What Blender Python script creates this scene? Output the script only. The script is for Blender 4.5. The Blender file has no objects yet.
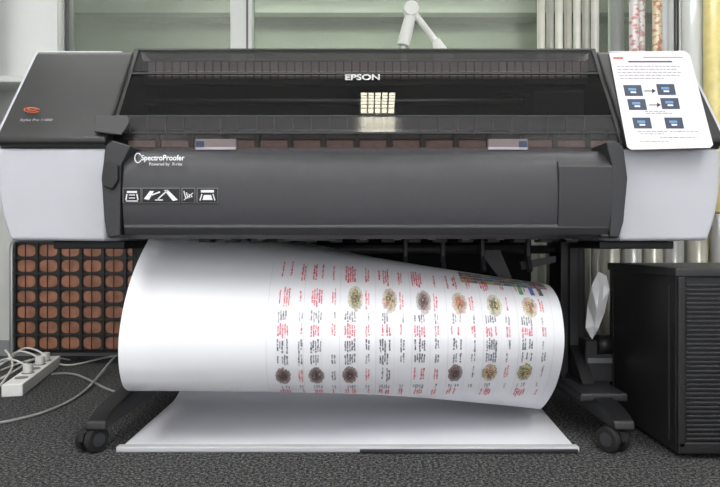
import bpy, bmesh, math, random
from mathutils import Vector, Matrix
random.seed(7)
F=600.0; CX=360.0; CY=243.5; H=0.55
scene=bpy.context.scene
COL=scene.collection
def P(px,py,d): return Vector(((px-CX)/F*d, d, H+(CY-py)/F*d))
def FL(px,py,z=0.0):
    d=(H-z)*F/(py-CY); return Vector(((px-CX)/F*d,d,z))
def ray_plane(px,py,p0,n):
    r=Vector(((px-CX)/F,1,(CY-py)/F)); o=Vector((0,0,H))
    t=(Vector(p0)-o).dot(n)/r.dot(n); return o+r*t
def lin(c): return tuple(((v/255)/12.92 if v/255<=0.04045 else ((v/255+0.055)/1.055)**2.4) for v in c)+(1,)

# ---------------- materials
def mat(name,rgb,rough=0.5,metal=0.0,spec=0.5,noise=0,nscale=30,bump=0,bscale=200,coat=0,emit=None,es=0):
    m=bpy.data.materials.new(name); m.use_nodes=True
    nt=m.node_tree; b=nt.nodes['Principled BSDF']
    c=lin(rgb)
    b.inputs['Base Color'].default_value=c
    b.inputs['Roughness'].default_value=rough
    b.inputs['Metallic'].default_value=metal
    b.inputs['Specular IOR Level'].default_value=spec
    b.inputs['Coat Weight'].default_value=coat
    if emit:
        b.inputs['Emission Color'].default_value=lin(emit); b.inputs['Emission Strength'].default_value=es
    tc=nt.nodes.new('ShaderNodeTexCoord')
    if noise:
        n=nt.nodes.new('ShaderNodeTexNoise'); n.inputs['Scale'].default_value=nscale; n.inputs['Detail'].default_value=4
        nt.links.new(tc.outputs['Object'],n.inputs['Vector'])
        r=nt.nodes.new('ShaderNodeValToRGB')
        r.color_ramp.elements[0].position=0.3; r.color_ramp.elements[1].position=0.7
        r.color_ramp.elements[0].color=tuple(v*(1-noise) for v in c[:3])+(1,)
        r.color_ramp.elements[1].color=tuple(min(1,v*(1+noise)) for v in c[:3])+(1,)
        nt.links.new(n.outputs['Fac'],r.inputs['Fac']); nt.links.new(r.outputs['Color'],b.inputs['Base Color'])
    if bump:
        n=nt.nodes.new('ShaderNodeTexNoise'); n.inputs['Scale'].default_value=bscale
        nt.links.new(tc.outputs['Object'],n.inputs['Vector'])
        bp=nt.nodes.new('ShaderNodeBump'); bp.inputs['Strength'].default_value=bump; bp.inputs['Distance'].default_value=0.002
        nt.links.new(n.outputs['Fac'],bp.inputs['Height']); nt.links.new(bp.outputs['Normal'],b.inputs['Normal'])
    return m
def glassmat(name,tint,gloss_rough=0.03,haze=0.0,hazecol=(90,90,90),f0=0.045):
    # thin tinted sheet: transparent + slight diffuse haze + view-angle (Schlick) reflection, same from both sides
    m=bpy.data.materials.new(name); m.use_nodes=True; nt=m.node_tree
    nt.nodes.clear()
    o=nt.nodes.new('ShaderNodeOutputMaterial'); t=nt.nodes.new('ShaderNodeBsdfTransparent'); t.inputs[0].default_value=lin(tint)
    g=nt.nodes.new('ShaderNodeBsdfGlossy'); g.inputs['Roughness'].default_value=gloss_rough; g.inputs[0].default_value=(1,1,1,1)
    f=nt.nodes.new('ShaderNodeLayerWeight'); f.inputs['Blend'].default_value=0.5
    pw=nt.nodes.new('ShaderNodeMath'); pw.operation='POWER'; pw.inputs[1].default_value=5
    ma=nt.nodes.new('ShaderNodeMath'); ma.operation='MULTIPLY_ADD'; ma.inputs[1].default_value=1-f0; ma.inputs[2].default_value=f0
    d=nt.nodes.new('ShaderNodeBsdfDiffuse'); d.inputs[0].default_value=lin(hazecol)
    m1=nt.nodes.new('ShaderNodeMixShader'); m1.inputs[0].default_value=haze
    m2=nt.nodes.new('ShaderNodeMixShader')
    L=nt.links.new
    L(t.outputs[0],m1.inputs[1]); L(d.outputs[0],m1.inputs[2])
    L(f.outputs['Facing'],pw.inputs[0]); L(pw.outputs[0],ma.inputs[0])
    L(ma.outputs[0],m2.inputs[0]); L(m1.outputs[0],m2.inputs[1]); L(g.outputs[0],m2.inputs[2]); L(m2.outputs[0],o.inputs[0])
    return m
M_black=mat('black_plastic',(24,24,26),0.45,bump=0.15,bscale=900)
M_cover=mat('charcoal_cover',(32,31,32),0.42,noise=0.1,bump=0.1,bscale=900)
M_unit=mat('dark_grey_housing',(50,50,54),0.5,noise=0.06,bump=0.15,bscale=1200)
M_unit2=mat('dark_grey_trim',(40,40,43),0.5)
M_light=mat('light_grey_plastic',(180,181,188),0.45,noise=0.02,nscale=8,bump=0.1,bscale=1500)
M_silver=mat('silver_metal',(170,170,172),0.3,metal=0.9)
M_white=mat('white_plastic',(225,225,222),0.4)
M_text=mat('white_print',(225,225,228),0.5)
M_inside=mat('interior_black',(14,14,15),0.5)
M_inside2=mat('interior_grey',(78,75,77),0.5,noise=0.2,nscale=60)
M_brown=mat('roller_brown',(148,128,122),0.5,noise=0.15,nscale=50)
M_rubber=mat('rubber',(22,22,22),0.7)
M_cloth=mat('black_fabric',(16,16,17),0.9,noise=0.2,nscale=300)
M_lid=glassmat('smoked_lid',(118,114,116),0.02,0.03,(70,70,75),0.06)
M_lidhaze=glassmat('smoked_lid_hazy',(170,165,165),0.08,0.20,(112,111,114),0.05)
M_lip=glassmat('smoked_lip',(190,180,178),0.35,0.05,(100,98,100),0.008)
M_paper=mat('proof_paper',(224,224,229),0.45,noise=0.01,nscale=5)
M_orange=mat('logo_orange',(205,95,45),0.5)
M_cable=mat('grey_cable',(150,150,150),0.5)
M_cablew=mat('white_cable',(205,203,198),0.5)

# ---------------- geometry helpers
def newobj(name,verts,faces,m,parent=None,bevel=0,smooth=False,segs=2):
    me=bpy.data.meshes.new(name); me.from_pydata([tuple(v) for v in verts],[],faces)
    bm=bmesh.new(); bm.from_mesh(me); bmesh.ops.recalc_face_normals(bm,faces=bm.faces); bm.to_mesh(me); bm.free()
    if m: me.materials.append(m)
    ob=bpy.data.objects.new(name,me); COL.objects.link(ob)
    if parent: ob.parent=parent
    if bevel:
        b=ob.modifiers.new('bevel','BEVEL'); b.width=bevel; b.segments=segs; b.limit_method='ANGLE'; b.angle_limit=math.radians(35)
        smooth=True
    if smooth:
        for p in me.polygons: p.use_smooth=True
        if bevel:
            w=ob.modifiers.new('wn','WEIGHTED_NORMAL')
    return ob
def box(name,x0,x1,y0,y1,z0,z1,m,parent=None,bevel=0):
    v=[(x,y,z) for x in (x0,x1) for y in (y0,y1) for z in (z0,z1)]
    f=[(0,1,3,2),(4,6,7,5),(0,4,5,1),(2,3,7,6),(0,2,6,4),(1,5,7,3)]
    return newobj(name,v,f,m,parent,bevel)
def boxes(name,lst,m,parent=None,bevel=0):
    V=[];Fc=[]
    for (x0,x1,y0,y1,z0,z1) in lst:
        b=len(V); V+=[(x,y,z) for x in (x0,x1) for y in (y0,y1) for z in (z0,z1)]
        Fc+=[tuple(b+i for i in f) for f in [(0,1,3,2),(4,6,7,5),(0,4,5,1),(2,3,7,6),(0,2,6,4),(1,5,7,3)]]
    return newobj(name,V,Fc,m,parent,bevel)
def prof(name,pts,x0,x1,m,parent=None,bevel=0,closed=True,segs=2):
    f0=x0 if callable(x0) else (lambda y,z:x0); f1=x1 if callable(x1) else (lambda y,z:x1)
    n=len(pts); V=[(f0(y,z),y,z) for y,z in pts]+[(f1(y,z),y,z) for y,z in pts]
    Fc=[(i,(i+1)%n,n+(i+1)%n,n+i) for i in range(n if closed else n-1)]
    if closed: Fc+=[tuple(range(n)),tuple(range(2*n-1,n-1,-1))]
    return newobj(name,V,Fc,m,parent,bevel,segs=segs)
def polyprism(name,pts,nrm,thick,m,parent=None,bevel=0):
    n=len(pts); nrm=Vector(nrm).normalized()
    V=[Vector(p) for p in pts]+[Vector(p)+nrm*thick for p in pts]
    Fc=[tuple(range(n)),tuple(range(2*n-1,n-1,-1))]+[(i,(i+1)%n,n+(i+1)%n,n+i) for i in range(n)]
    return newobj(name,V,Fc,m,parent,bevel)
def cyl(name,p0,p1,r,m,parent=None,seg=24,bevel=0,r2=None):
    p0=Vector(p0);p1=Vector(p1);d=(p1-p0)
    q=d.to_track_quat('Z','Y'); r2=r if r2 is None else r2
    V=[];
    for k,(pp,rr) in enumerate(((p0,r),(p1,r2))):
        for i in range(seg):
            a=2*math.pi*i/seg; V.append(pp+q@Vector((math.cos(a)*rr,math.sin(a)*rr,0)))
    Fc=[(i,(i+1)%seg,seg+(i+1)%seg,seg+i) for i in range(seg)]+[tuple(range(seg)),tuple(range(2*seg-1,seg-1,-1))]
    ob=newobj(name,V,Fc,m,parent,bevel)
    for p in ob.data.polygons:
        p.use_smooth=len(p.vertices)==4
    return ob
def tube(name,pts,r,m,parent=None,cyclic=False):
    cu=bpy.data.curves.new(name,'CURVE'); cu.dimensions='3D'; cu.bevel_depth=r; cu.bevel_resolution=3
    s=cu.splines.new('NURBS'); s.points.add(len(pts)-1)
    for i,p in enumerate(pts): s.points[i].co=(p[0],p[1],p[2],1)
    s.order_u=3; s.use_endpoint_u=True; s.use_cyclic_u=cyclic; cu.resolution_u=8
    cu.materials.append(m); ob=bpy.data.objects.new(name,cu); COL.objects.link(ob)
    if parent: ob.parent=parent
    return ob
def empty(name):
    e=bpy.data.objects.new(name,None); COL.objects.link(e); e.empty_display_size=0.1; return e
def text(name,body,loc,size,rot,m,parent=None,align='LEFT',extr=0.0002,bold=0,sx=1):
    cu=bpy.data.curves.new(name,'FONT'); cu.body=body; cu.size=size; cu.align_x=align; cu.align_y='CENTER'; cu.extrude=extr; cu.offset=bold
    cu.materials.append(m); ob=bpy.data.objects.new(name,cu); COL.objects.link(ob)
    ob.location=loc; ob.rotation_euler=rot; ob.scale=(sx,1,1)
    if parent: ob.parent=parent
    return ob

# ================= ROOM
M_wall=mat('wall_paint',(190,191,187),0.8,noise=0.03,nscale=3)
M_wallw=mat('wall_white',(218,219,217),0.8,noise=0.03,nscale=3)
M_ceil=mat('ceiling_paint',(200,200,198),0.9)
M_base=mat('baseboard_grey',(130,132,134),0.6)
M_frame=mat('window_frame',(200,203,200),0.45)
def carpet():
    m=bpy.data.materials.new('carpet'); m.use_nodes=True; nt=m.node_tree; b=nt.nodes['Principled BSDF']
    b.inputs['Roughness'].default_value=0.95; b.inputs['Specular IOR Level'].default_value=0.1
    tc=nt.nodes.new('ShaderNodeTexCoord')
    n=nt.nodes.new('ShaderNodeTexNoise'); n.inputs['Scale'].default_value=130; n.inputs['Detail'].default_value=2
    n2=nt.nodes.new('ShaderNodeTexNoise'); n2.inputs['Scale'].default_value=300
    nt.links.new(tc.outputs['Object'],n.inputs['Vector']); nt.links.new(tc.outputs['Object'],n2.inputs['Vector'])
    r=nt.nodes.new('ShaderNodeValToRGB'); e=r.color_ramp.elements
    e[0].position=0.40; e[0].color=lin((20,20,21)); e[1].position=0.64; e[1].color=lin((122,122,121))
    x=e.new(0.5); x.color=lin((60,60,61))
    mx=nt.nodes.new('ShaderNodeMath'); mx.operation='ADD'
    a=nt.nodes.new('ShaderNodeMath'); a.operation='MULTIPLY'; a.inputs[1].default_value=0.5
    b2=nt.nodes.new('ShaderNodeMath'); b2.operation='MULTIPLY'; b2.inputs[1].default_value=0.5
    L=nt.links.new
    L(n.outputs['Fac'],a.inputs[0]); L(n2.outputs['Fac'],b2.inputs[0]); L(a.outputs[0],mx.inputs[0]); L(b2.outputs[0],mx.inputs[1])
    L(mx.outputs[0],r.inputs['Fac']); L(r.outputs['Color'],b.inputs['Base Color'])
    bp=nt.nodes.new('ShaderNodeBump'); bp.inputs['Strength'].default_value=0.6; bp.inputs['Distance'].default_value=0.004
    L(mx.outputs[0],bp.inputs['Height']); L(bp.outputs['Normal'],b.inputs['Normal'])
    return m
YW=2.95
box('floor',-2.6,2.6,-2.0,6.0,-0.05,0.0,carpet())
box('ceiling',-2.6,2.6,-2.0,6.0,2.7,2.75,M_ceil)
box('wall_back',-2.5,2.5,YW,YW+0.08,0.0,1.30,M_wall)
box('wall_left',-2.6,-2.5,-2.0,6.0,0.0,2.7,M_wallw)
box('wall_right',2.5,2.6,-2.0,6.0,0.0,2.7,M_wallw)
box('wall_far',-2.5,2.5,5.0,5.1,0.0,2.7,mat('far_wall_paint',(150,156,145),0.8,noise=0.10,nscale=1.2))
box('baseboard_back',-2.5,2.5,YW-0.015,YW,0.0,0.075,M_base)
win=empty('window_1')
def WX(px,d=YW): return (px-CX)/F*d
box('sill',-2.3,2.4,YW-0.16,YW+0.10,1.30,1.33,M_frame,win,0.004)
box('mullion_a',WX(231),WX(253),YW-0.02,YW+0.06,1.33,2.7,M_frame,win,0.004)
box('mullion_a_groove',WX(247),WX(249),YW-0.022,YW-0.018,1.33,2.7,mat('frame_dark',(90,92,92),0.5),win)
box('mullion_b',WX(65),WX(69),YW-0.0,YW+0.06,1.33,2.7,bpy.data.materials['frame_dark'],win,0.003)
box('mullion_c',1.5,1.58,YW-0.0,YW+0.06,1.33,2.7,M_frame,win,0.003)
M_pane=glassmat('pane_glass',(225,230,222),0.35,0.28,(150,155,146),0.03)
box('pane',WX(71),1.5,YW+0.02,YW+0.026,1.33,2.7,M_pane,win)
box('trim_1',-2.5,2.5,4.90,5.0,2.42,2.7,mat('far_cornice',(240,241,238),0.7))
box('trim_2',-2.5,2.5,4.86,5.0,2.385,2.42,mat('far_cornice_edge',(90,94,88),0.7))
box('wall_pier',-2.5,WX(64),YW-0.0,YW+0.08,1.33,2.7,M_wallw)
bl=empty('window_blind')
for i in range(5):
    x=-1.97+i*0.055
    polyprism('slat_%d'%i,[(x,2.80,1.10),(x+0.05,2.78,1.10),(x+0.05,2.78,2.62),(x,2.80,2.62)],(0,1,0),0.003,mat('slat%d'%i,(205-30*(i%2),207-30*(i%2),206-30*(i%2)),0.7),bl)
box('rail',-2.0,-1.60,2.77,2.83,2.62,2.70,M_frame,bl)
pp=empty('wall_conduit')
cyl('pipe',(WX(60,2.9),2.90,1.331),(WX(60,2.9),2.90,2.7),0.012,M_white,pp)

# ceiling lights
M_emit=mat('lamp_tube',(255,255,255),0.5,emit=(252,252,250),es=23)
M_emit_fill=mat('fill_panel_glow',(255,255,255),0.5,emit=(252,252,250),es=13)
M_emit_s=mat('lamp_tube_s',(255,255,255),0.5,emit=(255,250,225),es=15)
M_emit_f=mat('lamp_tube_f',(255,255,255),0.5,emit=(252,255,248),es=20)
def louver(x,y,w,l,m,n=5,k=3,t=0.008):
    e=empty('ceiling_light')
    box('diffuser',x-w/2,x+w/2,y-l/2,y+l/2,2.662,2.668,m,e)
    L=[(x-w/2-t,x-w/2,y-l/2,y+l/2,2.63,2.70),(x+w/2,x+w/2+t,y-l/2,y+l/2,2.63,2.70),(x-w/2-t,x+w/2+t,y-l/2-t,y-l/2,2.63,2.70),(x-w/2-t,x+w/2+t,y+l/2,y+l/2+t,2.63,2.70)]
    for i in range(1,n): xx=x-w/2+w*i/n; L.append((xx-t/2,xx+t/2,y-l/2,y+l/2,2.635,2.661))
    for i in range(1,k): yy=y-l/2+l*i/k; L.append((x-w/2,x+w/2,yy-t/2,yy+t/2,2.635,2.661))
    boxes('louver',L,M_ceil,e)
louver(0.10,1.22,0.19,0.42,M_emit_s,5,6,0.008)
for (x,y) in ((-1.3,0.2),(1.3,0.2),(-0.1,-0.9)):
    louver(x,y,0.6,1.2,M_emit,6,8)
for x in (-1.4,1.3): louver(x,2.15,0.9,0.35,M_emit_fill,6,3)  # unseen fill panels, added to brighten the back wall and rolls
louver(0.0,4.2,2.4,0.6,M_emit_f,8,3)

# ================= PRINTER
pr=empty('large_format_printer')
XL=-0.655; XR=0.685; EL=-0.945; ER=0.945
yb,zb=1.560,0.830; yt,zt=1.747,1.099
n_slope=Vector((0,-(zt-zb),(yt-yb))).normalized()
cov=[(1.572,0.803),(yb,0.812),(yb,zb),(yt,zt),(yt+0.014,1.113),(2.15,1.113),(2.25,1.02),(2.25,0.803)]
prof('cover_left',cov,EL,XL-0.006,M_cover,pr,0.006,segs=3)
prof('cover_right',cov,XR+0.006,ER,M_cover,pr,0.006,segs=3)
cap=[(1.578,0.803),(1.575,0.84),(1.762,1.112),(1.775,1.119),(2.14,1.119),(2.24,1.02),(2.24,0.803)]
prof('end_cap_left',cap,EL-0.010,EL+0.001,M_light,pr,0.003)
prof('end_cap_right',cap,ER-0.001,ER+0.010,M_light,pr,0.003)
prof('top_trim_left',[(1.767,1.111),(1.775,1.119),(2.1,1.119),(2.1,1.111)],EL,XL-0.05,M_light,pr)
prof('top_trim_right',[(1.767,1.111),(1.775,1.119),(2.1,1.119),(2.1,1.111)],XR+0.05,ER,M_light,pr)
def sidebox(name,inner,outer,s):
    zs=[0.800,0.74,0.68,0.64,0.61,0.585,0.568,0.558]
    def ox(z):
        t=max(0,(0.72-z)/0.165); return outer-s*0.035*t*t
    pts=[(inner,z) for z in (0.800,0.556)]+[(ox(z),z) for z in reversed(zs)]
    n=len(pts); V=[(x,1.574,z) for x,z in pts]+[(x,2.2,z) for x,z in pts]
    Fc=[tuple(range(n)),tuple(range(2*n-1,n-1,-1))]+[(i,(i+1)%n,n+(i+1)%n,n+i) for i in range(n)]
    newobj(name,V,Fc,M_light,pr,0.010,segs=4)
sidebox('side_box_left',XL-0.012,-0.952,-1)
sidebox('side_box_right',XR-0.005,0.946,1)
box('chassis_left',-0.86,-0.66,1.68,2.15,0.535,0.557,M_black,pr,0.004)
box('chassis_right',0.67,0.88,1.68,2.15,0.535,0.557,M_black,pr,0.004)
prof('chassis',[(1.75,0.665),(1.62,0.70),(1.60,0.785),(1.70,0.795),(1.85,0.80),(2.2,0.80),(2.2,0.665)],XL-0.01,XR+0.01,M_inside,pr)
prof('rear_housing',[(1.97,0.79),(1.97,1.09),(1.93,1.104),(2.15,1.104),(2.25,1.02),(2.25,0.79)],XL-0.01,XR+0.01,M_black,pr)
# ---- lid
def Z(py,d): return H+(CY-py)/F*d
A=(1.772,Z(50,1.772)); B=(1.722,Z(71,1.722)); C=(1.712,Z(76,1.712)); D=(1.625,Z(116,1.625)); E=(1.592,Z(133,1.592)); G=(1.572,Z(147,1.572))
prof('lid_top_band',[A,B],XL,XR,M_lidhaze,pr,closed=False)
mid=[]
for i in range(13):
    t=i/12; y=C[0]+(D[0]-C[0])*t; z=C[1]+(D[1]-C[1])*t; b=0.004*math.sin(math.pi*t)
    mid.append((y-b*0.8,z+b*0.5))
o=prof('lid_window',mid,XL,XR,M_lid,pr,closed=False)
for p in o.data.polygons: p.use_smooth=True
prof('lid_lower_band',[D,E],XL,XR,M_lidhaze,pr,closed=False)
prof('lid_lip',[E,G],XL,XR,M_lip,pr,closed=False)
def strip(name,p,w,m,th=0.004):
    y,z=p; prof(name,[(y-th,z-w/2),(y-th,z+w/2),(y+th*0.5+0.004,z+w/2),(y+th*0.5+0.004,z-w/2)],XL,XR,m,pr)
strip('lid_ridge_top',((B[0]+C[0])/2,(B[1]+C[1])/2),0.006,M_unit2)
strip('lid_ridge_low',D,0.004,M_unit2,0.002)
strip('lid_ridge_lip',E,0.004,M_unit2,0.003)
prof('lid_top_edge',[(A[0]-0.004,A[1]-0.002),(A[0]-0.002,A[1]+0.004),(1.80,A[1]+0.004),(1.80,A[1]-0.002)],XL,XR,M_unit2,pr)
prof('lid_roof',[(1.80,A[1]+0.002),(1.97,A[1]+0.002)],XL,XR,M_lidhaze,pr,closed=False)
rail=[A,B,C,D,E,G]
for nm,x0,x1 in (('lid_rail_left',XL-0.008,XL+0.004),('lid_rail_right',XR-0.004,XR+0.008)):
    pts=[(y-0.004,z+0.003) for y,z in rail]+[(y+0.02,z-0.012) for y,z in reversed(rail)]
    prof(nm,pts,x0,x1,M_black,pr)
L=[]
x=XL+0.02
while x<XR-0.02:
    L.append((x,x+0.020,1.80,1.81,1.045,1.095)); x+=0.0245
boxes('interior_rib_row',L,mat('rib',(168,155,152),0.5),pr)
box('interior_back_strip',XL,XR,1.81,1.83,1.03,1.10,M_inside2,pr)
cyl('carriage_rail',(XL,1.84,0.985),(XR,1.84,0.985),0.009,M_silver,pr)
box('carriage_beam',XL,XR,1.85,1.90,0.90,0.97,M_inside,pr)
cyl('drive_shaft',(XL,1.66,0.862),(XR,1.66,0.862),0.004,M_silver,pr)
box('print_head_carriage',0.50,0.66,1.75,1.90,0.83,1.0,M_inside2,pr,0.012)
tube('carriage_hose',[(0.52,1.82,0.99),(0.46,1.84,1.02),(0.38,1.86,1.0),(0.34,1.86,0.93)],0.008,M_inside2,pr)
L=[];L2=[];x=XL+0.03;k=0
while x<XR-0.06:
    L.append((x,x+0.075,1.615,1.64,0.808,0.828)); L2.append((x+0.0755,x+0.088,1.61,1.645,0.806,0.845)); x+=0.089
boxes('pinch_roller_row',L,M_brown,pr,0.003)
boxes('pinch_roller_arms',L2,M_black,pr)
M_media=mat('media_edge',(215,218,226),0.5)
box('media_edge_left',WX(196,1.6),WX(236,1.6),1.595,1.612,0.800,0.828,M_media,pr)
box('media_edge_right',WX(488,1.6),WX(527,1.6),1.595,1.612,0.800,0.828,M_media,pr)
M_blu=mat('blue_tag',(80,120,170),0.5)
box('media_tag_left',WX(196,1.594),WX(204,1.594),1.593,1.595,0.806,0.822,M_blu,pr)
box('media_tag_right',WX(519,1.594),WX(527,1.594),1.593,1.595,0.806,0.822,M_blu,pr)
L=[(XL+0.02+i*0.05,XL+0.022+i*0.05,1.645,1.655,0.85,0.90) for i in range(26)]
boxes('platen_ribs',L,M_brown,pr)
box('platen_guide',XL,XR,1.66,1.67,0.84,0.90,M_inside2,pr)
box('platen',XL,XR,1.60,1.85,0.79,0.806,M_inside2,pr)
q=lambda px,py,off=0.006:ray_plane(px,py,Vector((0,yb,zb))+n_slope*off,n_slope)
polyprism('lid_latch_left',[q(96,117),q(128,117),q(130,124),q(122,136),q(95,133)],n_slope,0.006,M_unit2,pr,0.002)
rot_s=(math.radians(90)-math.atan2(yt-yb,zt-zb),0,0)
pl=P(362.5,77.5,1.700)
text('brand_lettering','EPSON',pl,0.033,rot_s,mat('brand_print',(190,190,192),0.5),pr,'CENTER',0.0004,0.0009,1.0)
up=Vector((0,n_slope.z,-n_slope.y)); 
c=q(32,110,0.008)
for k,(rx,rz,off) in enumerate(((0.022,0.009,0),(0.013,0.005,0.003))):
    tube('emblem_%d'%k,[c+Vector((1,0,0))*rx*math.cos(a)+up*(rz*math.sin(a)+off-0.12*rx*math.cos(a)) for a in [0.5+i*math.pi*2/14 for i in range(13)]],0.0013,M_orange,pr)
text('model_lettering','Stylus Pro 11880',q(20,120,0.0085),0.0125,rot_s,mat('model_txt',(150,150,150),0.5),pr,'LEFT')
box('seam_line_left',EL,XL,1.580,1.60,0.7995,0.8045,M_inside,pr)
box('seam_line_right',XR,ER,1.580,1.60,0.7995,0.8045,M_inside,pr)

# ---- front measuring unit
ux0=(122-CX)/F*1.50; ux1=(611-CX)/F*1.50
up_=[(1.585,0.790),(1.545,0.787),(1.520,0.770),(1.505,0.745),(1.498,0.70),(1.500,0.64),(1.508,0.585),(1.520,0.568),(1.60,0.566),(1.60,0.70)]
prof('measuring_unit',up_,ux0,ux1,M_unit,pr,0.004)
prof('measuring_unit_lip',[(1.503,0.598),(1.500,0.590),(1.506,0.572),(1.53,0.562),(1.58,0.562),(1.56,0.60)],ux0+0.004,ux1-0.004,M_unit2,pr,0.002)
x_s=(558-CX)/F*1.50
prof('unit_end_cover',[(1.509,0.758),(1.4955,0.742),(1.4925,0.70),(1.4945,0.64),(1.502,0.583),(1.53,0.575),(1.53,0.758)],x_s,ux1+0.002,M_unit2,pr,0.002)
def bracket(name,pix,d,th,m):
    polyprism(name,[P(a,b,d) for a,b in pix],(0,1,0),th,m,pr,0.004)
bracket('unit_bracket_left',[(105,146),(112,140),(131,146),(121,165),(120,236),(108,238),(104,222),(101,178)],1.495,0.10,M_unit2)
bracket('unit_bracket_right',[(606,142),(616,140),(624,147),(628,178),(624,222),(619,238),(610,237),(612,165)],1.495,0.10,M_unit2)
bracket('unit_knob_left',[(101,178),(105,160),(118,165),(118,180),(112,190),(102,186)],1.485,0.02,M_black)
cyl('unit_pivot_right',P(600,236,1.51),P(616,236,1.51),0.006,M_black,pr)
rot_f=(math.radians(90),0,0)
def UP(px,py,d=1.4935): return P(px,py,d)
text('unit_lettering','SpectroProofer',UP(141,158,1.4955),0.0195,(math.radians(80),0,0),M_text,pr,'LEFT',0.0003,0.0003,0.88)
text('unit_lettering_small','Powered by  X-rite',UP(149,164.2,1.493),0.0105,rot_f,M_text,pr,'LEFT',0.0002)
c=UP(138,158,1.493)
tube('unit_emblem',[c+Vector((0.008*math.cos(a),0,0.012*math.sin(a))) for a in [0.6+i*5.2/12 for i in range(13)]],0.0014,M_text,pr)
M_lab=mat('label_black',(14,14,15),0.6)
M_labl=mat('label_line',(150,150,152),0.6)
for i,(a,b) in enumerate(((123,141),(142,180),(182,195),(197,218))):
    polyprism('pictogram_frame_%d'%i,[UP(a,188,1.4975),UP(b,188,1.4975),UP(b,203,1.4975),UP(a,203,1.4975)],(0,-1,0),0.0012,M_labl,pr)
    polyprism('pictogram_field_%d'%i,[UP(a+.4,188.4,1.4963),UP(b-.4,188.4,1.4963),UP(b-.4,202.6,1.4963),UP(a+.4,202.6,1.4963)],(0,-1,0),0.0012,M_lab,pr)
pk=0
def pic(pts):
    global pk; pk+=1
    polyprism('pictogram_sign_%d'%pk,[UP(a,b,1.495) for a,b in pts],(0,-1,0),0.001,M_text,pr)
def pl_(a,b,c,d,w=0.9):
    dx,dy=c-a,d-b; l=math.hypot(dx,dy); nx_,ny_=-dy/l*w/2,dx/l*w/2
    pic([(a+nx_,b+ny_),(c+nx_,d+ny_),(c-nx_,d-ny_),(a-nx_,b-ny_)])
pic([(127,191),(137,191),(137,193),(127,193)]); pl_(127,194,126,200,1.2); pl_(137,194,138,200,1.2); pl_(129,195,135,195); pl_(129,198,135,198); pl_(126,201,138,201)
pic([(144,199),(150,191),(154,191),(149,200)]); pl_(152,195,160,192,1.4); pl_(158,199,168,190,1.2); pic([(164,190),(168,190),(178,200),(173,201)]); pl_(155,200,163,200,1)
for a in range(4): pl_(184+a*2.5,191+a*1.5,186+a*2,199-a*0.6,1.0)
pl_(184,200,193,193,0.8)
pic([(201,190),(214,190),(214,192.5),(201,192.5)]); pl_(202,194,200,200.5,1); pl_(213,194,215,200.5,1); pic([(204,195),(211,195),(212.5,200),(202.5,200)])

# underside mechanism
L=[]
for px in range(200,590,26):
    x=(px-CX)/F*1.72; L.append((x,x+0.035,1.70,1.76,0.553,0.67))
boxes('guide_brackets',L,M_unit2,pr,0.003)
L=[((px-CX)/F*1.70,(px-CX)/F*1.70+0.02,1.69,1.70,0.560,0.575) for px in range(190,600,34)]
boxes('guide_tabs',L,mat('tab_grey',(120,125,120),0.5),pr)
box('lower_beam',XL,XR,1.95,2.05,0.60,0.665,M_black,pr,0.005)
box('underside_strip',(285-CX)/F*1.66,(335-CX)/F*1.66,1.655,1.66,0.558,0.572,mat('strip_green',(70,88,80),0.4),pr)
for i,px in enumerate((402,438,476,520)):
    x=(px-CX)/F*1.95
    polyprism('support_arm_%d'%i,[(x,1.90,0.62),(x,1.90,0.50),(x,1.86,0.46),(x,1.84,0.47),(x,1.87,0.51),(x,1.87,0.62)],(1,0,0),0.012,M_unit,pr,0.002)
cyl('support_roller',(XL+0.02,1.99,0.53),(XR-0.04,1.99,0.53),0.014,M_unit,pr)
polyprism('guide_arm_a',[P(478,250,1.9),P(500,250,1.9),P(512,278,1.9),P(505,285,1.9)],(0,1,0),0.01,M_unit2,pr)
polyprism('guide_arm_b',[P(520,262,1.9),P(556,256,1.9),P(556,262,1.9),P(522,270,1.9)],(0,1,0),0.01,M_unit,pr)
pts=[(2.24,0.66),(2.245,0.5),(2.25,0.3),(2.24,0.12),(2.20,0.075)]
prof('gap_shade_cloth',pts,-0.60,0.64,M_cloth,pr,closed=False)  # black cloth added to stand in for the shade under the body, hides the wall
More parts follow.
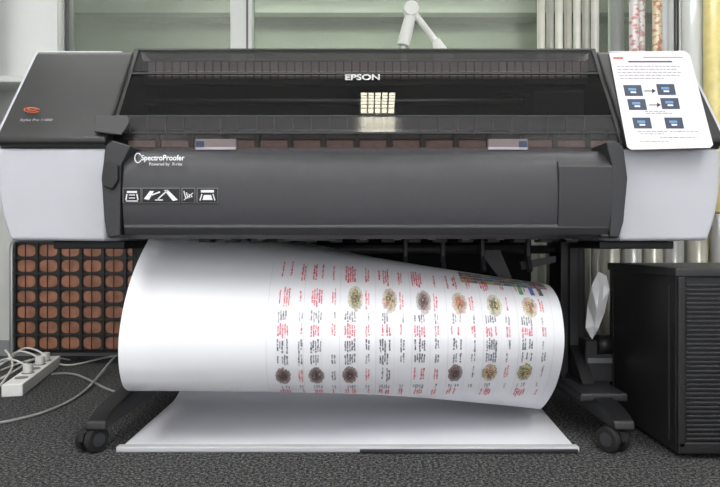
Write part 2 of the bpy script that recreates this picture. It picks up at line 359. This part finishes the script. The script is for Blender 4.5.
# ---- stand
for s,nm in ((-1,'left'),(1,'right')):
    xc=0.69*s
    box('leg_%s'%nm,xc-0.045,xc+0.035,1.93,2.05,0.11,0.56,M_black,pr,0.006)
    box('leg_rib_%s'%nm,xc-0.02,xc+0.01,1.915,1.93,0.13,0.55,M_unit2,pr,0.003)
    prof('foot_%s'%nm,[(1.56,0.062),(1.565,0.085),(1.62,0.105),(1.88,0.135),(2.10,0.135),(2.36,0.095),(2.38,0.062)],xc-0.028,xc+0.028,M_black,pr,0.006)
    prof('foot_brace_%s'%nm,[(1.80,0.12),(1.93,0.24),(1.95,0.24),(1.95,0.12)],xc-0.02,xc+0.02,M_black,pr,0.003)
    for yy,t in ((1.60,'front'),(2.33,'rear')):
        xx=xc+ (0.0)
        cyl('caster_stem_%s_%s'%(nm,t),(xx,yy,0.05),(xx,yy,0.075),0.012,M_silver,pr)
        ang=math.radians(-28 if (t=='front' and s<0) else (28 if t=='front' else 10))
        dx=Vector((math.cos(ang),math.sin(ang),0)); c=Vector((xx,yy-0.01 if t=='front' else yy,0.034))
        if t=='front': c.x-=0.02
        for k in (-1,1):
            cyl('caster_wheel_%s_%s_%d'%(nm,t,k),c+dx*k*0.009,c+dx*k*0.027,0.034,M_rubber,pr,32,0.004)
            cyl('caster_hub_%s_%s_%d'%(nm,t,k),c+dx*k*0.026,c+dx*k*0.029,0.018,M_unit,pr,24)
        cyl('caster_axle_%s_%s'%(nm,t),c-dx*0.012,c+dx*0.012,0.022,M_black,pr,24)
        fw=Vector((-dx.y,dx.x,0))
        polyprism('caster_hood_%s_%s'%(nm,t),[c-dx*0.008+fw*a+Vector((0,0,b)) for a,b in ((-0.036,0.0),(-0.03,0.022),(0,0.036),(0.03,0.022),(0.036,0.0))],dx,0.016,M_black,pr)
box('stand_crossbar',-0.66,0.66,2.10,2.15,0.20,0.27,M_black,pr,0.005)
box('leg_clamp_right',0.70,0.785,1.86,1.93,0.12,0.25,M_unit2,pr,0.006)
box('leg_clamp_slot_right',0.705,0.78,1.855,1.862,0.18,0.195,M_silver,pr)
box('leg_clamp_foot_right',0.625,0.76,1.70,1.90,0.10,0.125,M_unit2,pr,0.006)
cyl('takeup_knob_right',(0.735,1.87,0.235),(0.78,1.87,0.235),0.03,M_black,pr)

# ---- instruction sheet
sh=empty('instruction_sheet')
M_sheet=mat('sheet_paper',(204,202,206),0.5)
SP=Vector((0,yt,zt)); S=lambda px,py,off=0.003:ray_plane(px,py,SP+n_slope*off,n_slope)
polyprism('page',[S(609,53),S(684,51),S(690,55),S(713,145),S(710,148),S(631,150),S(627,147)],n_slope,0.001,M_sheet,sh)
M_scr=mat('screen_print',(40,52,72),0.5); M_scr2=mat('screen_blue',(88,130,178),0.5); M_ink=mat('ink_grey',(120,118,122),0.6); M_inkr=mat('ink_red',(200,80,70),0.6); M_inkk=mat('ink_black',(30,30,30),0.6)
k=0
def dq(a,b,c2,d2,m,off=0.0045):
    global k; k+=1
    return newobj('print_%d'%k,[S(a,b,off),S(c2,b,off),S(c2+(d2-b)*0.2,d2,off),S(a+(d2-b)*0.2,d2,off)],[(0,1,2,3)],m,sh)
for (a,b) in ((623,85),(656,84),(627,99),(660,98),(632,117.5),(664,117.5)):
    dq(a,b,a+18,b+11,M_scr); dq(a+5,b+3,a+13,b+5.5,M_scr2,0.0048); dq(a+7.5,b+6.5,a+13,b+8,M_text,0.0048)
for (a,b) in ((644,90.5),(649,104.5)):
    dq(a,b,a+8,b+0.9,M_inkk); newobj('arrow_%d'%b,[S(a+8,b-2,0.0045),S(a+12,b+.4,0.0045),S(a+8,b+2.8,0.0045)],[(0,1,2)],M_inkk,sh)
dq(613,57,623,59,M_inkr); dq(628,61,672,62.4,M_inkk); dq(643,57,683,57.8,M_inkr)
for i,(a,b,w) in enumerate(((617,66,64),(617,69,60),(618,72,64),(619,75,61),(620,78,44),(646,113,26),(637,131,30),(640,133.5,24),(670,131,28),(660,137,38),(640,141,28),(645,111,20))):
    x=a
    while x<a+w:
        ww=random.uniform(2,6); dq(x,b,min(x+ww,a+w),b+0.7,M_ink); x+=ww+1.0

# ================= PAPER
KL=[(2.05,.645),(1.90,.62),(1.76,.562),(1.62,.45),(1.545,.32),(1.55,.21),(1.62,.152),(1.85,.135),(2.08,.12),(2.17,.055),(2.08,.006),(1.85,.005),(1.60,.005)]
KR=[(2.02,.34),(1.90,.385),(1.76,.431),(1.645,.395),(1.60,.305),(1.625,.215),(1.70,.125),(1.83,.045),(2.00,.050),(2.12,.03),(2.06,.006),(1.85,.005),(1.60,.005)]
XLk=[-.62]*7+[-.625,-.63,-.64,-.645,-.642,-.638]
XRk=[.545]*8+[.56,.59,.605,.59,.575]
def cr(a,b,c,d,t): return 0.5*((2*b)+(-a+c)*t+(2*a-5*b+4*c-d)*t*t+(-a+3*b-3*c+d)*t**3)
def key(K,s):
    n=len(K)-1; s=max(0,min(n-1e-6,s)); i=int(s); t=s-i
    g=lambda j:K[max(0,min(n,j))]
    if isinstance(K[0],tuple): return tuple(cr(g(i-1)[c],g(i)[c],g(i+1)[c],g(i+2)[c],t) for c in (0,1))
    return cr(g(i-1),g(i),g(i+1),g(i+2),t)
def SP_(u,s):
    l=key(KL,s); r=key(KR,s); w=u*u*(0.35)+u*0.65
    xl=key(XLk,s); xr=key(XRk,s)
    y=l[0]*(1-w)+r[0]*w; z=l[1]*(1-w)+r[1]*w
    return Vector((xl+(xr-xl)*u,y,max(z,0.004)))
def SN(u,s):
    e=0.01; a=SP_(u+e,s)-SP_(u-e,s); b=SP_(u,s+e)-SP_(u,s-e); n=a.cross(b).normalized()
    return n if n.y<0 else -n
pa=empty('printed_paper')
NU,NS=40,144; V=[];Fc=[]
for j in range(NS+1):
    for i in range(NU+1): V.append(SP_(i/NU,12*j/NS))
for j in range(NS):
    for i in range(NU):
        a=j*(NU+1)+i; Fc.append((a,a+1,a+NU+2,a+NU+1))
newobj('sheet',V,Fc,M_paper,pa,smooth=True)
box('sheet_front_roll',-0.642,0.577,1.575,1.600,0.0,0.016,mat('edge_grey',(176,176,180),0.5),pa,0.004)
cyl('sheet_weight_bar',(0.0,1.572,0.006),(0.57,1.572,0.006),0.005,M_unit,pa)
mv=[];mf=[];mc=[]
def mark(u,s,du,ds,col,off=0.0012):
    if u+du/2>0.995: return
    b=len(mv)
    for (a,c) in ((-1,-1),(1,-1),(1,1),(-1,1)):
        uu=u+a*du/2; ss=s+c*ds/2
        mv.append(SP_(uu,ss)+SN(uu,ss)*off)
    mf.append((b,b+1,b+2,b+3)); mc.append(lin(col))
def uof(px,d=1.57): return ((px-CX)/F*d+0.62)/1.165
def mixw(c,t): return tuple(int(v*(1-t)+224*t) for v in c)
S0,S1=2.05,6.2
def sv(f): return S0+(S1-S0)*f
cols=[283,316,350,385,420,457,493,530]
RED=(205,70,85); DK=(75,75,88)
def blob(u,f,pal,k=1.0):
    for i in range(190):
        r=math.sqrt(random.random()); a=random.random()*6.283
        mark(u+0.0160*r*math.cos(a),sv(f)+0.27*r*math.sin(a),0.0042,0.08,mixw(random.choice(pal),min(0.9,(0.05+0.6*r*r)*k)),0.0012+0.0003*(i%4)/4)
pals=[[(60,45,50),(90,50,55),(60,60,60),(110,80,70)],[(190,90,80),(170,140,80),(90,70,60),(90,85,85)],[(100,80,65),(180,160,80),(70,85,70)],[(165,75,75),(80,80,65),(180,160,100)]]
for i in range(17):
    px=267+i*18.15
    u=uof(px)
    if u<0.995:
        for k2 in range(30): mark(u,sv(0.08+0.90*(k2+.5)/30),0.0008,(S1-S0)*0.90/30,(196,196,204) if i%2==0 else (212,208,214))
for ci,px in enumerate(cols):
    for half in (0,1):
        u=uof(px+(17.5 if half else 0))
        if u>0.98: continue
        segs=[(0.08,0.20,RED,0.28),(0.36,0.41,DK,0.45),(0.42,0.49,RED,0.32),(0.50,0.58,DK,0.32),(0.59,0.66,DK,0.36),(0.84,0.88,DK,0.5),(0.89,0.98,RED,0.22)]
        if ci<2 or half: segs.append((0.24,0.34,RED,0.32))
        if ci in (3,4) or half: segs.append((0.69,0.80,DK if ci%2 else RED,0.38))
        subs=(-0.0104,-0.0052,0.0,0.0052,0.0104) if not half else (-0.0028,0.0028)
        for (a,b,c,t) in segs:
            for sub in subs:
                if random.random()<0.2: continue
                f=a+random.uniform(0,0.25)*(b-a); b_=b-random.uniform(0,0.25)*(b-a)
                while f<b_:
                    l=random.uniform(0.010,0.022)
                    mark(u+sub+random.uniform(-.0006,.0006),sv(f),random.uniform(0.0026,0.0042),(S1-S0)*l,mixw(c,min(.8,t+(0.12 if half else 0)+random.uniform(-.15,.28))))
                    f+=l*1.1
    u=uof(px)
    if ci>=2: blob(u+0.012,0.28+0.002*ci,pals[ci%4],1.2)
    if ci not in (3,4): blob(u,0.74,pals[(ci*3+1)%4] if ci>4 else pals[0],0.8)
for i in range(34):
    u=uof(470)+i*0.0080
    if u>0.985: break
    for j in range(4):
        mark(u,sv(0.030+0.030*j),0.0076,(S1-S0)*0.026,mixw(random.choice([(50,70,120),(70,130,130),(180,80,70),(80,80,80),(160,150,80),(70,60,80)]),0.25),0.0016)
for (px,c) in ((530,(60,150,90)),(542,(50,70,160)),(551,(60,60,70))):
    mark(uof(px),sv(0.17),0.010,0.30,mixw(c,0.25),0.0018)
me=bpy.data.meshes.new('printed_marks'); me.from_pydata([tuple(v) for v in mv],[],mf)
ca=me.color_attributes.new('Col','FLOAT_COLOR','CORNER')
for p in me.polygons:
    for li in p.loop_indices: ca.data[li].color=mc[p.index]
mi=mat('ink',(255,255,255),0.5); a=mi.node_tree.nodes.new('ShaderNodeVertexColor'); a.layer_name='Col'
mi.node_tree.links.new(a.outputs['Color'],mi.node_tree.nodes['Principled BSDF'].inputs['Base Color'])
me.materials.append(mi); o=bpy.data.objects.new('printed_marks',me); COL.objects.link(o); o.parent=pa

# ================= BLACK CABINET
cb=empty('equipment_cabinet')
x0,x1,y0,y1,zt_=0.808,1.22,1.535,1.95,0.486
box('body',x0,x1,y0,y1,0.012,zt_,mat('cabinet_black',(26,26,27),0.45,bump=0.2,bscale=500),cb,0.008)
box('top_plate',x0-0.006,x1+0.006,y0-0.012,y1,zt_-0.022,zt_+0.002,M_unit2,cb,0.005)
L=[]
z=0.05
while z<zt_-0.04:
    L.append((x0+0.022,x1-0.02,y0-0.010,y0+0.002,z,z+0.006)); z+=0.0115
boxes('front_slats',L,M_unit2,cb,0.0015)
box('front_bezel_left',x0,x0+0.02,y0-0.013,y0,0.03,zt_-0.02,M_black,cb,0.004)
box('front_bezel_bottom',x0,x1,y0-0.013,y0,0.015,0.045,M_black,cb,0.004)
boxes('side_ribs',[(x0-0.003,x0,y0+0.03,y0+0.036,0.04,0.44),(x0-0.003,x0,y1-0.04,y1-0.034,0.04,0.44)],M_unit2,cb)
for i,(a,b) in enumerate(((x0+.05,y0+.05),(x1-.05,y0+.05),(x0+.05,y1-.05),(x1-.05,y1-.05))):
    cyl('foot_%d'%i,(a,b,0),(a,b,0.014),0.02,M_rubber,cb)

# ================= ROLLS behind, right
def roll(x,y,r,z1,m,name='media_roll'):
    e=empty(name)
    cyl('film',(x,y,0),(x,y,z1),r,m,e,32)
    cyl('core',(x,y,z1),(x,y,z1+0.012),r*0.6,M_brown,e,24)
def bandmat(name,c1,c2,sc,thr=0.5):
    m=mat(name,c1,0.35); nt=m.node_tree; b=nt.nodes['Principled BSDF']
    tc=nt.nodes.new('ShaderNodeTexCoord'); mp=nt.nodes.new('ShaderNodeMapping'); mp.inputs['Scale'].default_value=(sc*0.8,sc*0.8,sc*1.3)
    n=nt.nodes.new('ShaderNodeTexVoronoi'); n.inputs['Scale'].default_value=1.0
    r=nt.nodes.new('ShaderNodeValToRGB')
    r.color_ramp.elements[0].color=lin(c1); r.color_ramp.elements[0].position=thr-0.08; r.color_ramp.elements[1].color=lin(c2); r.color_ramp.elements[1].position=thr+0.08
    nt.links.new(tc.outputs['Object'],mp.inputs[0]); nt.links.new(mp.outputs[0],n.inputs['Vector']); 
    nt.links.new(n.outputs['Distance'],r.inputs['Fac']); nt.links.new(r.outputs[0],b.inputs['Base Color'])
    return m
for i,(px,r,c) in enumerate(((541,.018,(190,188,178)),(550,.016,(150,149,142)),(559,.017,(200,198,190)),(568,.016,(162,159,148)),(577,.016,(198,196,188)),(586,.016,(155,153,144)),(595,.018,(190,188,182)))):
    roll((px-CX)/F*2.78,2.78,r,1.9+0.03*i,mat('roll_tone_%d'%i,c,0.4,noise=0.1,nscale=10))
roll((616-CX)/F*2.80,2.80,.035,1.86,mat('roll_grey_a',(150,154,150),0.4))
roll((634-CX)/F*2.60,2.60,.020,1.92,bandmat('roll_red',(178,112,108),(200,195,195),45,.42))
roll((645-CX)/F*2.60,2.64,.018,1.95,bandmat('roll_pale',(200,198,195),(165,130,130),50,.65))
roll((655-CX)/F*2.60,2.58,.02,1.9,bandmat('roll_yellow',(205,195,165),(170,110,90),50,.62))
roll((666-CX)/F*2.60,2.62,.02,1.9,mat('roll_white',(205,207,210),0.3))
roll((675-CX)/F*2.55,2.54,.010,1.9,mat('roll_dark',(60,58,60),0.3))
roll((693-CX)/F*2.45,2.45,.042,1.95,mat('roll_clear',(192,194,192),0.2))
roll((718-CX)/F*2.35,2.38,.036,1.9,mat('roll_tan',(210,195,130),0.35,noise=0.1))
for i,px in enumerate((612,634,655,676,700,724)):
    roll((px-CX)/F*2.25,2.27,.036,0.62+0.02*(i%3),mat('foil_%d'%i,(160-10*(i%2),158-8*(i%2),148),0.3,metal=0.3),'foil_roll')

# white plastic bag hanging by the right leg
po=empty('plastic_bag')
d=1.74
def B3(a,b,dd=0.0): return P(a-2,b,d+dd)
V=[B3(600,272),B3(608,276,.02),B3(611,290,.0),B3(606,312,.02),B3(600,328,-.01),B3(594,339,.01),B3(588,328,.0),B3(590,305,.02),B3(594,286,-.01),B3(601,290,-.035),B3(599,310,-.045),B3(597,326,-.03),B3(605,284,-.005),B3(604,300,-.01)]
Fc=[(0,9,8),(0,12,9),(0,1,12),(1,2,12),(12,2,13),(12,13,9),(2,3,13),(9,13,10),(13,3,10),(3,4,11),(3,11,10),(4,5,11),(5,6,11),(6,7,11),(7,10,11),(7,8,10),(8,9,10)]
o=newobj('film',V,Fc,mat('bag_film',(244,244,244),0.35),po); sm=o.modifiers.new('solid','SOLIDIFY'); sm.thickness=0.002
tube('hanger',[B3(600,274),B3(599,262),B3(601,252),Vector((0.70,1.745,0.54))],0.0012,M_cablew,po)

# ================= MESH PANEL (left)
mp_=empty('mesh_display_panel')
d=2.72
X0,X1=WX(12,d),WX(190,d); Z0,Z1=H+(CY-352)/F*d,H+(CY-240)/F*d
box('backing',X0+0.01,X1,d+0.012,d+0.02,Z0+0.005,Z1-0.005,mat('panel_dark',(46,38,34),0.6,noise=0.3,nscale=12),mp_)
frame=[(X0,d,0.0),(X0,d,Z0),(X0,d,Z1-0.09),(X0,d,Z1-0.03),(X0+0.015,d,Z1),(X0+0.07,d,Z1),(X1,d,Z1)]
tube('frame',frame,0.011,M_silver,mp_)
tube('frame_right',[(X1,d,Z1),(X1,d,0.3),(X1,d,0.0)],0.011,M_silver,mp_)
box('frame_bottom',X0,X1,d-0.006,d+0.02,Z0-0.004,Z0+0.008,M_unit2,mp_)
M_cop=mat('copper_tile',(150,102,78),0.5,noise=0.3,nscale=25)
V=[];Fc=[]
def tile(cx,cz,rx,rz,y):
    b=len(V)
    for i in range(28):
        a=6.28318*i/28; ca_,sa_=math.cos(a),math.sin(a)
        V.append((cx+rx*math.copysign(abs(ca_)**0.65,ca_),y,cz+rz*math.copysign(abs(sa_)**0.65,sa_)))
    Fc.append(tuple(range(b,b+28)))
nx,nz=8,7
for i in range(nx):
    for j in range(nz):
        tile(X0+0.06+i*0.10,Z0+0.04+j*0.070,0.040,0.027,d+0.010)
newobj('tiles',V,Fc,M_cop,mp_)
L=[]
x=X0+0.010
while x<X1: L.append((x,x+0.008,d-0.004,d+0.002,Z0,Z1)); x+=0.10
z=Z0+0.002
while z<Z1: L.append((X0,X1,d-0.006,d-0.001,z,z+0.007)); z+=0.070
x=X0+0.06
while x<X1: L.append((x,x+0.002,d-0.004,d+0.002,Z0,Z1)); x+=0.10
boxes('wire_grid',L,M_black,mp_)

# ================= power strip & cables
ps=empty('power_strip')
def oriented(name,c,ax,l,w,h,m,z0=0.0,bev=0.004):
    ax=Vector(ax).normalized(); sd=Vector((-ax.y,ax.x,0)); c=Vector(c)
    pts=[c+ax*a*l/2+sd*b*w/2+Vector((0,0,z0)) for a,b in ((-1,-1),(1,-1),(1,1),(-1,1))]
    return polyprism(name,pts,(0,0,1),h,m,ps,bev)
a_=FL(12,397); b_=FL(52,366); c=(a_+b_)/2; ax=(b_-a_).normalized()
oriented('housing',c,ax,(b_-a_).length,0.07,0.045,M_white)
for i in range(5):
    cc=c+ax*(-0.17+i*0.085); cyl('socket_%d'%i,cc+Vector((0,0,0.045)),cc+Vector((0,0,0.047)),0.023,mat('socket%d'%i,(120,120,118),0.5),ps)
for i in (1,3,4):
    cc=c+ax*(-0.17+i*0.085); cyl('plug_%d'%i,cc+Vector((0,0,0.047)),cc+Vector((0,0,0.08)),0.018,M_cablew,ps,bevel=0.003)
    tube('plug_lead_%d'%i,[cc+Vector((0,0,0.07)),cc+Vector((-0.05,0,0.10)),cc+Vector((-0.14,0.05,0.09)),cc+Vector((-0.22,0.08,0.01)),cc+Vector((-0.32,0.1,0.005))],0.004,M_cablew,ps)
def cable(pts,r,m):
    e=empty('power_cable'); tube('lead',[FL(a,b,z) for a,b,z in pts],r,m,e)
cable([(-30,428,.005),(20,420,.005),(60,407,.005),(85,392,.005),(102,372,.02),(120,350,.05),(150,340,.06)],0.0045,M_cable)
cable([(52,374,.02),(70,372,.006),(90,380,.005),(112,392,.005),(140,398,.005)],0.004,M_cable)
cable([(-10,375,.005),(20,362,.006),(45,357,.03),(62,366,.006),(80,364,.005),(110,356,.01),(140,352,.01)],0.0045,M_cablew)
cable([(-10,398,.005),(10,374,.03),(14,360,.06),(5,350,.10)],0.004,M_cablew)
cable([(-10,384,.005),(14,372,.04),(30,360,.02),(52,356,.005),(70,360,.005)],0.004,M_cablew)

# ================= desk lamp
dl=empty('desk_lamp')
yy=2.80
def PX(px,py,d=yy): return P(px,py,d)
base=PX(405,48); 
cyl('base',(base.x,yy,1.331),(base.x,yy,1.35),0.06,M_white,dl,bevel=0.004)
cyl('post',(base.x,yy,1.35),PX(403,46),0.012,M_white,dl)
cyl('arm_lower',PX(403,46),PX(412,10),0.030,M_white,dl,bevel=0.003,r2=0.026)
cyl('joint',PX(411,10)-Vector((0,0.03,0)),PX(411,10)+Vector((0,0.03,0)),0.034,M_white,dl,bevel=0.003)
cyl('arm_upper',PX(413,12),PX(438,44),0.015,M_white,dl,bevel=0.003)
cyl('shade',PX(436,40),PX(444,62),0.018,M_white,dl,r2=0.05)

# ================= world, camera
w=bpy.data.worlds.new('world'); scene.world=w; w.use_nodes=True
w.node_tree.nodes['Background'].inputs[0].default_value=(0.97,0.98,1,1); w.node_tree.nodes['Background'].inputs[1].default_value=2.2
cam=bpy.data.cameras.new('camera'); co=bpy.data.objects.new('camera',cam); COL.objects.link(co)
co.location=(0,0,H); co.rotation_euler=(math.radians(90),0,0); cam.lens=30.0; cam.sensor_width=36; cam.clip_start=0.05
scene.camera=co
scene.view_settings.view_transform='Standard'
